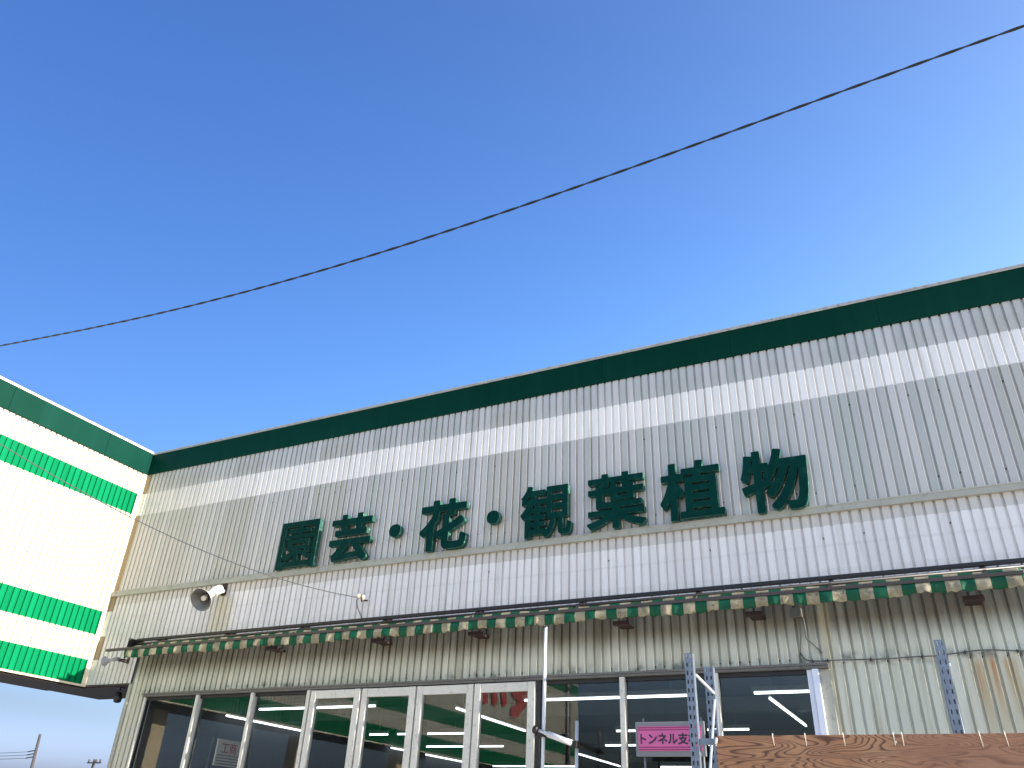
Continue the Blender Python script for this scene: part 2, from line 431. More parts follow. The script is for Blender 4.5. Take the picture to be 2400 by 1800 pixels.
# screws: small dark dots at the ribs
mb = MB()
def screw(x, y, z, r=.0075): mb.tube([(x, y+.004, z), (x, y-.007, z)], r, 6)
i0 = math.ceil((XB+.2)/PITCH)
for i in range(i0, int(3/PITCH)):
    if random.random() < .45: continue
    x = i*PITCH + .089
    if i % 2 == 0: screw(x, .008, 5.02 + .05*random.random())
    if i % 3 == 0: screw(x, .008, 6.05 + .03*random.random())
    if i % 2 == 1: screw(x, .008, 4.02 + .02*random.random())
    if i % 4 == 0 and x > -6: screw(x, .008, 4.50 + .03*random.random())
    if x > XL+.1 and (x < WX1 or x > WX1+.25): screw(x-.008, .05, 3.235 if x < WX1 else 3.185)
mb.build('cladding_screw', M['black_metal'], bld)['kind'] = 'stuff'
# parapet body, roof, back
mb = MB(); mb.box(XB+.01, XR, .035, 1.05, 3.96, 7.44); mb.box(XL+.02, XR, .07, .16, HEAD+.06, 3.955)
mb.box(XL+.02, WX0-.04, .07, .16, .02, HEAD+.055); mb.box(WX1+.21, XR, .07, .16, .02, HEAD+.055)
mb.box(XL+.02, XL+.14, .165, 19, .02, 3.955); mb.box(XR-.12, XR, .165, 19, .02, 3.955); mb.box(XL+.15, XR-.13, 18.9, 19, .02, 3.955)
mb.box(XL, XR, 1.055, 19, 3.96, 4.2)
mb.build('wall_core', M['roof'], bld)
mb = MB(); x = XB+.005; k = 0
while x < XR:
    x1 = min(x+1.80, XR); mb.box(x, x1-.003, -.022, .033, 7.05, 7.462); x = x1
mb.build('fascia', M['fascia'], bld)
mb = MB(); x = XB+.005
while x < XR:
    x1 = min(x+1.80, XR); mb.box(x, x1-.004, -.036, .30, 7.465, 7.490); mb.box(x, x1-.004, -.036, -.026, 7.445, 7.465)
    x = x1
mb.build('fascia_cap', M['cap'], bld, .003)
mb = MB(); mb.box(XB+.03, XR, -.045, .03, 4.782, 4.862); mb.box(XB+.03, XR, -.05, -.0451, 4.850, 4.868)
mb.build('ledge', M['ledge'], bld, .006)
mb = MB(); mb.box(XB+.012, XB+.125, -.012, .0335, 3.352, 7.048)
mb.build('corner_flashing', M['trim'], bld)
mb = MB(); mb.box(XL-.035, XL+.03, .001, .028, .02, 3.345); mb.box(XL-.035, XL-.004, .0285, .16, .02, 3.345)
mb.build('corner_post', M['ledge'], bld, .004)
mb = MB(); mb.box(XB+.01, XL-.04, -.010, .012, 3.325, 3.348); mb.build('soffit_edge', M['brown_bar'], bld)
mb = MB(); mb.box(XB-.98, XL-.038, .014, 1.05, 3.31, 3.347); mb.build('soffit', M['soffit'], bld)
# storefront
shop = MB()
mb = MB(); mb.box(WX0-.02, WX1+.17, -.035, .05, HEAD, HEAD+.028); mb.box(WX0-.02, WX1+.17, -.045, .04, HEAD+.029, HEAD+.053)
mb.build('window_header', M['dark_trim'], bld, .003)
mb = MB(); mb.box(WX1, WX1+.066, -.03, .10, SILL, HEAD-.001); mb.box(WX1-.055, WX1-.001, .0, .09, SILL, HEAD-.003)
mb.build('window_jamb', M['jamb'], bld, .006)
mb = MB(); mb.box(WX1+.0665, WX1+.173, .012, .10, SILL, HEAD-.001); mb.build('jamb_cover', M['ledge'], bld, .004)
mb = MB(); mb.box(WX0, WX0+.035, -.01, .09, SILL, HEAD-.003); mb.build('window_jamb', M['sash'], bld, .004)
xs_l = [-10.83, -9.74, -8.67, -7.655]
xs_r = [-4.17, -3.14, -2.08, -1.125]
def window(x0, x1, right_mull=True, wide=.05):
    f = MB(); f.box(x0, x1, .015, .07, HEAD-.045, HEAD-.004); f.box(x0, x1, .015, .07, SILL, SILL+.06); f.box(x0, x0+.004, .015, .07, SILL+.06, HEAD-.045); f.box(x1-.004, x1, .015, .07, SILL+.06, HEAD-.045)
    o = f.build('window', M['gasket'], bld, .003)
    p = MB(); p.box(x0+.004, x1-.004, .040, .046, SILL+.061, HEAD-.046); p.build('pane', M['glass'], o)
    if right_mull:
        m = MB(); m.box(x1-wide*.4, x1+wide*.6, -.028, .014, SILL, HEAD-.002); m.box(x1-wide*.35, x1+wide*.5, .0145, .072, SILL, HEAD-.046)
        m.build('mullion', M['sash'], o, .004)
for a, b in zip(xs_l, xs_l[1:]): window(a, b, True, .055)
for a, b in zip(xs_r, xs_r[1:]): window(a, b, b < -1.2, .062)
dx = [-7.600, -6.755, -5.895, -5.050, -4.205]
for k in range(4):
    x0, x1 = dx[k]+.012, dx[k+1]-.012; yo = -.012 if k in (0, 3) else -.002
    f = MB(); st = .085
    f.box(x0, x0+st, yo-.03, yo+.035, SILL, HEAD-.012); f.box(x1-st-.01, x1, yo-.03, yo+.035, SILL, HEAD-.012)
    f.box(x0+st+.001, x1-st-.011, yo-.026, yo+.03, HEAD-.118, HEAD-.014); f.box(x0+st+.001, x1-st-.011, yo-.026, yo+.03, SILL, SILL+.16)
    f.box(x0+st+.001, x1-st-.011, yo-.024, yo+.028, 1.02, 1.10)
    o = f.build('sliding_door', M['sash'], bld, .005)
    p = MB(); p.box(x0+st-.002, x1-st-.008, yo+.002, yo+.008, SILL+.155, HEAD-.112); p.build('pane', M['glass'], o)
    h = MB(); h.tube([(x1-.045, yo-.034, .95), (x1-.045, yo-.075, .97), (x1-.045, yo-.075, 1.25), (x1-.045, yo-.034, 1.27)], .011, 8); h.build('handle', M['galv_lite'], o)
mb = MB(); mb.box(-4.200, -4.150, -.02, .075, SILL, HEAD-.003); mb.build('door_post', M['gasket'], bld)
mb = MB(); mb.box(WX0, WX1, -.05, .12, .02, SILL-.001); mb.build('sill', M['ledge'], bld)
# shop interior
mb = MB(); x0, x1, y0, y1, z0, z1 = XL+.15, XR-.14, .17, 18.85, .06, 3.42
v = [(x0,y0,z0),(x1,y0,z0),(x1,y1,z0),(x0,y1,z0),(x0,y0,z1),(x1,y0,z1),(x1,y1,z1),(x0,y1,z1)]
mb.add(v, [(0,1,2,3),(4,7,6,5),(2,6,7,3),(0,3,7,4),(1,5,6,2)])
for yy in (3.4, 7.4, 11.4, 15.2): mb.box(x0+.01, x1-.01, yy, yy+.18, 3.20, 3.41)
for xx in (-8.2, -3.3): 
    for yy in (3.4, 11.4): mb.box(xx, xx+.2, yy-.05, yy+.25, .07, 3.195)
mb.build('shop_interior', M['room'], bld)

# ------------------------------------------------------------------ canopy wing
YN = -21.0
cn = thing('canopy_wing', 'sunlit cream canopy wing with bright green stripes and green fascia, raised on posts', 'canopy')
mb = MB(); side = lambda s, d, z: (XB-d, s, z)
ribbed(mb, YN, -.10, 3.36, 7.10, side); mb.build('striped_cladding', M['wall_canopy'], cn)
mb = MB(); mb.box(XB-.99, XB-.035, YN, 1.05, 3.35, 7.44); mb.build('canopy_core', M['roof'], cn)
mb = MB(); y = YN
while y < -.03:
    y1 = min(y+1.82, -.024); mb.box(XB-.0, XB+.022, y, y1-.006, 7.05, 7.462); y = y1
mb.build('fascia', M['fascia'], cn)
mb = MB(); y = YN
while y < -.04:
    y1 = min(y+1.82, -.037); mb.box(XB-.30, XB+.036, y, y1-.004, 7.465, 7.505); y = y1
mb.build('fascia_cap', M['cap_white'], cn, .003)
mb = MB(); mb.box(XB-.001, XB+.010, -.10, -.013, 3.352, 7.048); mb.build('corner_strip', M['cream_trim'], cn)
mb = MB(); mb.box(XB-.03, XB+.016, YN, -.014, 3.325, 3.351); mb.build('bottom_edge', M['cream_trim'], cn)
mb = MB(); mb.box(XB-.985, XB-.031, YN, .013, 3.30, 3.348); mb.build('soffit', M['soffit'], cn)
for y in (-2.13, -6.21, -10.3, -14.4, -18.5):
    mb = MB(); mb.box(XB-.97, XB-.67, y-.16, y+.16, .0, 3.299); mb.build('column', M['tan_post'], cn, .01)
mb = MB(); mb.tube([(XB+.09, -19.85, 7.0), (XB+.09, -19.85, .2)], .075, 12); mb.box(XB+.01, XB+.09, -19.93, -19.77, 5.4, 5.45); mb.build('downpipe', M['downpipe'], cn)

# red lettering further along the canopy wall (seen only mirrored in the shop doors); y is mirrored there
lg = thing('wall_lettering', 'large red rounded lettering on the cream canopy wall, mirrored in the door glass', 'sign', (XB, -15, 5))
def stroke(pts, wd):
    mb = MB(); pts = [Vector(p) for p in pts]; L = []; Rr = []
    for i, p in enumerate(pts):
        t = (pts[min(i+1, len(pts)-1)] - pts[max(i-1, 0)]).normalized(); nrm = Vector((-t.y, t.x))
        ww = wd[i] if isinstance(wd, list) else wd
        L.append(p+nrm*ww/2); Rr.append(p-nrm*ww/2)
    # rounded ends
    def endcap(p, t, ww): return [p + Matrix.Rotation(a, 2) @ (Vector((-t.y, t.x))*ww/2) for a in np.linspace(0, -math.pi, 9)[1:-1]]
    t1 = (pts[-1]-pts[-2]).normalized(); t0 = (pts[0]-pts[1]).normalized()
    w1 = wd[-1] if isinstance(wd, list) else wd; w0 = wd[0] if isinstance(wd, list) else wd
    e1 = endcap(pts[-1], t1, w1); e0 = endcap(pts[0], t0, w0)
    n = len(pts); vs = []; 
    for xx in (XB+.012, XB+.07): vs += [(xx, -p.x, p.y) for p in L] + [(xx, -p.x, p.y) for p in Rr]
    fs = []
    for i in range(n-1): fs += [(i, i+1, n+i+1, n+i), (2*n+i, 2*n+i+1, 3*n+i+1, 3*n+i), (i, i+1, 2*n+i+1, 2*n+i), (n+i, n+i+1, 3*n+i+1, 3*n+i)]
    mb.add(vs, fs)
    for e, a, b in ((e1, L[-1], Rr[-1]), (e0, Rr[0], L[0])):
        ring = [a]+e+[b]; m = len(ring)
        vs = [(xx, -p.x, p.y) for xx in (XB+.012, XB+.07) for p in ring]
        mb.add(vs, [tuple(range(m)), tuple(range(m, 2*m))] + [(i, i+1, m+i+1, m+i) for i in range(m-1)])
    return mb
for pts, wd in [
    ([(13.42, 6.05), (13.40, 5.6), (13.46, 5.12)], .34), ([(13.9, 6.05), (14.02, 5.6), (14.12, 5.14)], .30),
    ([(14.55, 6.05), (14.66, 5.6), (14.78, 5.22)], .30),
    ([(15.2, 6.1), (15.25, 5.8), (15.5, 5.55), (15.8, 5.5)], .28),
    ([(16.32, 6.15), (16.20, 5.75), (16.02, 5.35), (15.74, 5.05), (15.46, 4.98)], .36)]:
    stroke(pts, wd).build('letter_stroke', M['logo_red'], lg)
stroke([(16.75, 6.1), (16.55, 5.6), (16.28, 5.22)], .05).build('letter_stroke', M['logo_red'], lg)

# ------------------------------------------------------------------ lettering from the built-in font, thickened through a distance field
def glyph(body, weight, res=84, size=1.0):
    c = bpy.data.curves.new('glyph', 'FONT'); c.body = body; c.size = 1.0; c.resolution_u = 4
    o = bpy.data.objects.new('glyph', c); COL.objects.link(o)
    dg = bpy.context.evaluated_depsgraph_get(); me = bpy.data.meshes.new_from_object(o.evaluated_get(dg))
    bpy.data.objects.remove(o); bpy.data.curves.remove(c)
    me.calc_loop_triangles()
    V = np.array([v.co[:2] for v in me.vertices]); T = np.array([t.vertices[:] for t in me.loop_triangles])
    cnt = {}
    for t in T:
        for a, b in ((t[0], t[1]), (t[1], t[2]), (t[2], t[0])):
            k = (min(a, b), max(a, b)); cnt[k] = cnt.get(k, 0)+1
    E = np.array([k for k, n in cnt.items() if n == 1]); bpy.data.meshes.remove(me)
    lo, hi = V.min(0)-weight-.03, V.max(0)+weight+.03
    h = 1.0/res; nx = int((hi[0]-lo[0])/h)+2; ny = int((hi[1]-lo[1])/h)+2
    gx = lo[0]+np.arange(nx)*h; gy = lo[1]+np.arange(ny)*h
    GX, GY = np.meshgrid(gx, gy, indexing='ij'); P = np.stack([GX.ravel(), GY.ravel()], 1)
    D = np.full(len(P), 1e9)
    for a, b in E:
        A, B = V[a], V[b]; d = B-A; L2 = d@d
        if L2 < 1e-14: continue
        t = np.clip(((P-A)@d)/L2, 0, 1); q = P-A-t[:, None]*d; D = np.minimum(D, (q**4).sum(1))
    D = D**.25; ins = np.zeros(len(P), bool)
    for t in T:
        A, B, C = V[t]; f = lambda p, q: (P[:, 0]-q[0])*(p[1]-q[1])-(p[0]-q[0])*(P[:, 1]-q[1])
        s1, s2, s3 = f(A, B), f(B, C), f(C, A)
        ins |= ~(((s1 < 0)|(s2 < 0)|(s3 < 0)) & ((s1 > 0)|(s2 > 0)|(s3 > 0)))
    S = np.where(ins, D, -D).reshape(nx, ny) + weight       # > 0 inside
    vid = {}; verts = []; polys = []; segs = []
    def vert(k, p):
        if k not in vid: vid[k] = len(verts); verts.append(p)
        return vid[k]
    for i in range(nx-1):
        for j in range(ny-1):
            cs = [(i, j), (i+1, j), (i+1, j+1), (i, j+1)]; val = [S[c] for c in cs]
            if max(val) <= 0: continue
            ring = []
            for k in range(4):
                a, b = cs[k], cs[(k+1) % 4]; va, vb = val[k], val[(k+1) % 4]
                if va > 0: ring.append((vert(('c', a), (gx[a[0]], gy[a[1]])), 0))
                if (va > 0) != (vb > 0):
                    t = va/(va-vb); key = ('e', min(a, b), max(a, b))
                    ring.append((vert(key, (gx[a[0]]+(gx[b[0]]-gx[a[0]])*t, gy[a[1]]+(gy[b[1]]-gy[a[1]])*t)), 1 if va > 0 else 2))
            if len(ring) >= 3:
                polys.append([r[0] for r in ring])
                for k in range(len(ring)):
                    if ring[k][1] == 1 and ring[(k+1) % len(ring)][1] == 2: segs.append((ring[k][0], ring[(k+1) % len(ring)][0]))
    W = np.array(verts); return W, polys, segs
def fit(W, w, h, keep=False):
    lo, hi = W.min(0), W.max(0); return (W-(lo+hi)/2)/(hi-lo)*np.array([w, h])
def simplify_faces(o):
    bm = bmesh.new(); bm.from_mesh(o.data)
    bmesh.ops.dissolve_limit(bm, angle_limit=R(2), verts=bm.verts, edges=bm.edges); bm.to_mesh(o.data); bm.free()

SIGN = [  # char, x centre, z centre, w, h, weight, label
    ('園', -8.245, 5.235, .735, .745, .014, 'dark green boxed character 園, leftmost of the letters on the wall'),
    ('芸', -7.262, 5.235, .745, .735, .027, 'dark green character 芸 between the boxed character and the first round dot'),
    ('・', -6.468, 5.240, .200, .190, .03, 'dark green round dot between the characters 芸 and 花'),
    ('花', -5.662, 5.235, .765, .740, .030, 'dark green character 花 between the two round dots'),
    ('・', -4.873, 5.238, .195, .187, .03, 'dark green round dot between the characters 花 and 観'),
    ('観', -4.092, 5.235, .735, .735, .015, 'dark green character 観 just right of the second round dot'),
    ('葉', -3.122, 5.245, .780, .740, .020, 'dark green character 葉 between the characters 観 and 植'),
    ('植', -2.155, 5.242, .775, .755, .022, 'dark green character 植 between the characters 葉 and 物'),
    ('物', -1.170, 5.225, .765, .775, .026, 'dark green character 物, rightmost of the letters on the wall')]
for ch, cx, cz, wd, ht, wt, lab in SIGN:
    t = thing('sign_dot' if ch == '・' else 'sign_character', lab, 'sign letter', (cx, -.02, cz), 'dark green sign letters on the store wall')
    W, P, S = glyph(ch, wt); W = fit(W, wd, ht)
    yf, yb = -.115, -.035
    m = MB(); m.add([(cx+p[0], yf, cz+p[1]) for p in W], P); o = m.build('letter_face', M['letter'], t); simplify_faces(o)
    m = MB(); n = len(W)
    m.add([(cx+p[0], yf, cz+p[1]) for p in W] + [(cx+p[0], yb, cz+p[1]) for p in W], [(a, b, n+b, n+a) for a, b in S])
    m.add([(cx+p[0], yb, cz+p[1]) for p in W], P)
    m.build('letter_side', M['letter_side'], t)
    # stand-off studs to the wall
    Sx = W[np.argsort(W[:, 0])]
    pk = [Sx[int(len(Sx)*.3)], Sx[int(len(Sx)*.7)]]
    for p in pk: m = MB(); m.tube([(cx+p[0], yb, cz+p[1]), (cx+p[0], .0, cz+p[1])], .012, 6); m.build('stud', M['black_metal'], t)

# ------------------------------------------------------------------ awning
AX0, AX1 = -11.10, .985
aw = thing('rolled_awning', 'long rolled-up awning with a drooping green and cream striped valance', 'awning', (-5, -.2, 3.8))
dzl = lambda x: .0045*(x-.3)
mb = MB(); mb.bar((AX0-.1, -.14, 4.022+dzl(AX0-.1)), (AX1+.3, -.14, 4.022+dzl(AX1+.3)), .05, .042); mb.build('rear_bar', M['black_metal'], aw, .004)
xs = np.linspace(AX0, AX1, 260)
mb = MB(); mb.tube([(AX0-.02, -.215, 3.940+dzl(AX0)), (AX1+.05, -.215, 3.940+dzl(AX1))], .021, 10); mb.build('roller_tube', M['black_metal'], aw)
mb = MB(); mb.tube([(x, -.262+.006*math.sin(x*5.1), 3.882+dzl(x)+.004*math.sin(x*2.3)) for x in xs], [.033+.006*math.sin(x*7.3)*math.sin(x*1.9) for x in xs], 12); mb.build('fabric_roll', M['fabric'], aw)
mb = MB(); mb.bar((-11.54, -.385, 3.838+dzl(-11.54)), (AX1, -.385, 3.838+dzl(AX1)), .05, .036); mb.build('front_bar', M['brown_bar'], aw, .004)
def valance():
    mb = MB(); n = int((AX1-AX0)/.0162); ny = 7; vs = []; rnd = random.Random(3)
    ph = [rnd.uniform(0, 6.28) for _ in range(8)]
    for i in range(n+1):
        x = AX0+(AX1-AX0)*i/n
        w1 = math.sin(x*24.35+ph[0]); w2 = math.sin(x*13.1+ph[1]+1.6*math.sin(x*1.7)); w3 = math.sin(x*57+ph[2]+2*math.sin(x*3.1))
        droop = .006*math.sin(x*9.0+ph[3]) + .009*math.sin(x*3.7+ph[4]) + .005*w3
        for j in range(ny+1):
            f = j/ny; a = f**1.2
            y = -.400 + a*(.020*w1*math.sin(x*2.2+ph[5]) + .018*w2 + .017*w3*max(0, math.sin(x*4.3+ph[6]))) - .015*math.sin(f*3.14)
            z = 3.822+dzl(x) - f*(.118+droop)
            vs.append((x + .006*w2*a, y, z))
    mb.add(vs, [(i*(ny+1)+j, (i+1)*(ny+1)+j, (i+1)*(ny+1)+j+1, i*(ny+1)+j+1) for i in range(n) for j in range(ny)], smooth=True)
    return mb
o = valance().build('valance', M['fabric'], aw)
sf = o.modifiers.new('thick', 'SOLIDIFY'); sf.thickness = .0016
for x in (AX0+.02, AX1-.02):   # end flaps of the cloth
    mb = MB(); vs = []
    for i in range(7):
        f = i/6
        for j in range(5):
            a = j/4; vs.append((x + .012*math.sin(f*9+a*4), -.40+f*.20, 3.82+dzl(x) - a*(.125-.07*f)))
    mb.add(vs, [(i*5+j, (i+1)*5+j, (i+1)*5+j+1, i*5+j+1) for i in range(6) for j in range(4)], smooth=True)
    o = mb.build('end_flap', M['fabric'], aw); s_ = o.modifiers.new('thick', 'SOLIDIFY'); s_.thickness = .0016
mb = MB(); mb.box(AX0-.035, AX0-.022, -.36, -.06, 3.72, 3.96); mb.build('end_plate', M['black_metal'], aw, .004)
for x in np.linspace(AX0+.4, AX1-.3, 9):
    mb = MB(); mb.bar((x, -.14, 3.985+dzl(x)), (x, -.36, 3.845+dzl(x)), .03, .03); mb.box(x-.02, x+.02, -.114, .02, 3.98+dzl(x), 4.04+dzl(x)); mb.build('arm', M['black_metal'], aw)
for x in (-6.46, -4.98, -3.06, -1.55, .535, -8.3):
    mb = MB(); mb.box(x-.095, x+.095, -.235, -.165, 3.66, 3.705); mb.box(x-.075, x+.075, -.164, .02, 3.665, 3.695); mb.build('mounting_plate', M['brick_plate'], aw, .004)

# ------------------------------------------------------------------ horn speakers
def horn(name, label, bell, back, rb, mats, wallpt):
    t = thing(name, label, 'loudspeaker', back, 'horn speakers on the store wall')
    a, b = Vector(back), Vector(bell); d = (b-a); L = d.length; d.normalize()
    m = MB(); m.lathe(a, d, [(L*.52, rb*.30), (L*.66, rb*.40), (L*.80, rb*.58), (L*.92, rb*.82), (L*.985, rb*.98), (L, rb*1.06), (L*1.012, rb*1.06)], 32)
    m.build('bell', mats[0], t)
    m = MB(); m.lathe(a, d, [(L*1.012, rb*1.06), (L*1.0, rb*.99), (L*.93, rb*.80), (L*.82, rb*.54), (L*.70, rb*.34), (L*.64, rb*.2), (L*.64, .001)], 32)
    m.build('bell_throat', mats[1], t)
    m = MB(); m.lathe(a, d, [(L*.66, .001), (L*.66, rb*.17), (L*.80, rb*.26), (L*.90, rb*.24), (L*.905, .001)], 20); m.build('reflex_cone', mats[2], t)
    m = MB(); m.lathe(a, d, [(L*.0, .001), (L*.0, rb*.36), (L*.05, rb*.43), (L*.34, rb*.45), (L*.40, rb*.38), (L*.53, rb*.31)], 24); m.build('driver_body', mats[2], t)
    side = d.cross(Vector((0, 0, 1))).normalized(); wp = Vector(wallpt)
    for sgn in (-1, 1):
        m = MB()
        p0 = a + d*L*.46 + side*sgn*rb*.5; p1 = a + d*L*.02 + side*sgn*rb*.55 - Vector((0, 0, rb*.2))
        m.bar(p0, p1, .012, rb*.22); m.build('yoke', mats[2], t)
    m = MB(); m.box(wp.x-rb*.32, wp.x+rb*.32, wp.y-.012, wp.y, wp.z-rb*.7, wp.z+rb*.6); m.bar(wp, a+d*L*.08, rb*.35, rb*.35)
    m.bar(wp+Vector((rb*.2, 0, -rb*.5)), a+d*L*.1+Vector((0, 0, -rb*.3)), .02, .02); m.build('wall_bracket', mats[3], t)
    return t
horn('horn_speaker', 'large cream horn speaker with a wide grey bell, fixed under the ledge of the wall',
     (-9.59, -.50, 4.40), (-9.68, -.10, 4.68), .165, [M['speaker_body'], M['speaker_bell'], M['speaker_body'], M['rust_bracket']], (-9.69, -.001, 4.71))
horn('horn_speaker', 'small grey horn speaker at the left end of the awning',
     (-11.76, -.20, 3.665), (-11.50, -.16, 3.70), .072, [M['speaker_grey'], M['black_metal'], M['speaker_grey'], M['rust_bracket']], (-11.46, -.001, 3.70))
t = thing('spotlight', 'small black spotlight hanging under the overhang soffit at the wall corner', 'lamp', (-11.60, .10, 3.31))
m = MB(); m.tube([(-11.60, .10, 3.309), (-11.60, .10, 3.22)], .016, 8); m.box(-11.65, -11.55, .05, .15, 3.295, 3.3095); m.build('stem', M['black_metal'], t)
m = MB(); m.lathe((-11.63, .12, 3.24), (.45, -.3, -1), [(0, .001), (.0, .03), (.03, .05), (.10, .062), (.15, .06), (.152, .001)], 16); m.build('lamp_head', M['black_metal'], t)

# ------------------------------------------------------------------ cables and wires
def ipt(px, py, y):
    d = rt*((px-1200)/1840.6) - up*((py-900)/1840.6) + fwd; d = d*((9+y)/d.y); return EYE + d
pts = [(-10.755, 7.159), (-8.12, 6.871), (-6.028, 6.717), (-4.545, 6.677), (-3.26, 6.69), (-2.032, 6.735), (-.944, 6.797), (.561, 6.872), (1.577, 6.943)]
cf = np.polyfit([p[0] for p in pts], [p[1] for p in pts], 4)
def cz(x):
    if x < -10.7: return np.polyval(cf, -10.7) + (x+10.7)*np.polyval(np.polyder(cf), -10.7)
    if x > 1.5: return np.polyval(cf, 1.5) + (x-1.5)*np.polyval(np.polyder(cf), 1.5)
    return np.polyval(cf, x)
m = MB()
for ph in (0, math.pi):
    m.tube([(x, -4+.0056*math.cos(x*14+ph), cz(x)+.0056*math.sin(x*14+ph)) for x in np.linspace(-18, 10, 900)], .0068, 6)
tag(m.build('twisted_cable', M['cable']), 'thick black twisted cable crossing the open sky above the store', 'cable')
# thin service wire to the wall insulator
q0 = Vector((-6.965, -.12, 4.325))
def wpt(px, py):   # points on the upright plane through the insulator, running out to the left front
    d = rt*((px-1200)/1840.6) - up*((py-900)/1840.6) + fwd
    nrm = Vector((-1.2, 1.0, 0)); k = (q0-EYE).dot(nrm)/d.dot(nrm); return EYE + d*k
ws = [wpt(*p) for p in [(0, 1041), (92, 1094), (184, 1148), (317, 1219), (502, 1300), (650, 1355), (734, 1378.5), (796, 1393), (840, 1400)]]
xa = [p.x for p in ws]; cw = np.polyfit(xa, [p.z for p in ws], 3)
fx = lambda x: np.polyval(cw, x) if x > xa[0] else np.polyval(cw, xa[0]) + (x-xa[0])*np.polyval(np.polyder(cw), xa[0])
m = MB(); m.tube([(x, q0.y+1.2*(x-q0.x), fx(x)) for x in np.linspace(q0.x, XB+.012, 120)], .0065, 6)
tag(m.build('service_wire', M['grey_wire']), 'thin grey wire sagging from upper left to the wall insulator', 'wire')
t = thing('wall_insulator', 'small cream insulator knob on the wall above the awning, thin wires attached', 'insulator', (-6.9, -.02, 4.31))
m = MB(); m.lathe((-6.89, -.15, 4.312), (.75, .5, -.25), [(-.055, .001), (-.055, .022), (-.04, .036), (-.02, .036), (-.012, .026), (.008, .026), (.016, .04), (.04, .04), (.055, .024), (.055, .001)], 16); m.build('knob', M['porcelain'], t)
m = MB(); m.tube([(-6.88, .0, 4.30), (-6.88, -.10, 4.27), (-6.86, -.15, 4.25), (-6.85, -.17, 4.28), (-6.87, -.16, 4.34)], .011, 8); m.build('hook', M['rust_bracket'], t)
m = MB(); m.tube([(-6.965, -.12, 4.32), (-6.99, -.10, 4.27), (-6.985, -.06, 4.19), (-6.93, -.03, 4.08), (-6.86, -.02, 3.99)], .006, 6); m.build('drop_wire', M['grey_wire'], t)
# cables on the lower wall
t = thing('junction_box', 'small grimy junction box under the awning above the right window', 'electrical box', (-1.138, .0, 3.70))
m = MB(); m.box(-1.195, -1.085, -.06, .028, 3.655, 3.75); m.build('box_body', M['box_grey'], t, .005)
m = MB(); m.box(-1.19, -1.09, -.066, -.061, 3.66, 3.745); m.build('box_lid', M['grey_cable'], t, .002)
cb = thing('wall_cable', 'grey cable clipped along the lower wall right of the window', 'cable', (-1, 0, 3.2))
cpts = [(-1.11, 3.655), (-1.125, 3.55), (-1.14, 3.42), (-1.155, 3.30), (-1.14, 3.25), (-1.11, 3.222), (-1.07, 3.211), (-.965, 3.206), (-.80, 3.207), (-.655, 3.204), (-.5, 3.20), (-.336, 3.197), (-.1, 3.205), (.127, 3.204), (.24, 3.216), (.355, 3.228), (.48, 3.238), (.61, 3.235), (.73, 3.222), (.851, 3.211), (1.2, 3.206), (1.9, 3.203), (3, 3.2)]
m = MB(); m.tube([(a, -.004, b) for a, b in cpts], .0068, 8); m.build('cable_run', M['grey_cable'], cb)
for i, (a, b) in enumerate([(-1.158, 3.285), (-1.05, 3.209), (-.90, 3.207), (-.49, 3.201), (-.02, 3.205), (.36, 3.229), (.80, 3.215), (1.25, 3.206)]):
    m = MB(); m.box(a-.006, a+.006, -.014, .03, b-.013, b+.013); m.build('cable_clip', M['black_metal'], cb)
m = MB(); m.tube([(-1.085, -.003, 3.655), (-1.078, -.003, 3.56), (-1.079, -.003, 3.445), (-1.02, -.003, 3.375), (-.962, -.003, 3.309), (-.953, .02, 3.287)], .0075, 8)
tag(m.build('drop_cable', M['grey_cable']), 'short grey cable drooping from the junction box to the wall', 'cable')

# ------------------------------------------------------------------ pipes in front of the door
pf = thing('pipe_stand', 'tall white pipe under the awning clamped to a shorter pipe by a tilted bar', 'pipe frame', (-3.97, -.30, 0))
XP = -3.985
m = MB(); m.tube([(XP+.012, -.30, 3.70), (XP, -.30, 0)], .020, 14); m.build('tall_pipe', M['white_pipe'], pf)
m = MB(); m.tube([(-3.575, -.30, 2.635), (-3.585, -.30, 0)], .019, 12); m.build('short_pipe', M['galv_lite'], pf)
m = MB(); m.tube([(-3.90, -.345, 2.500), (-3.60, -.345, 2.402)], .033, 14); m.tube([(-4.05, -.345, 2.548), (-3.585, -.345, 2.397)], .021, 12); m.build('cross_bar', M['white_pipe'], pf)
m = MB(); m.lathe((-4.08, -.345, 2.557), (.96, 0, -.31), [(0, .001), (0, .03), (.01, .045), (.05, .047), (.06, .03), (.075, .03)], 14); m.box(XP-.03, XP+.035, -.36, -.275, 2.475, 2.54); m.build('clamp', M['black_metal'], pf, .004)
m = MB(); m.box(-3.612, -3.548, -.375, -.275, 2.36, 2.43); m.build('clamp', M['black_metal'], pf, .006)
m = MB(); m.box(XP-.12, XP+.12, -.42, -.18, 0, .02); m.build('foot_plate', M['galv'], pf)
m = MB(); m.box(-3.66, -3.5, -.38, -.22, 0, .02); m.build('foot_plate', M['galv'], pf)

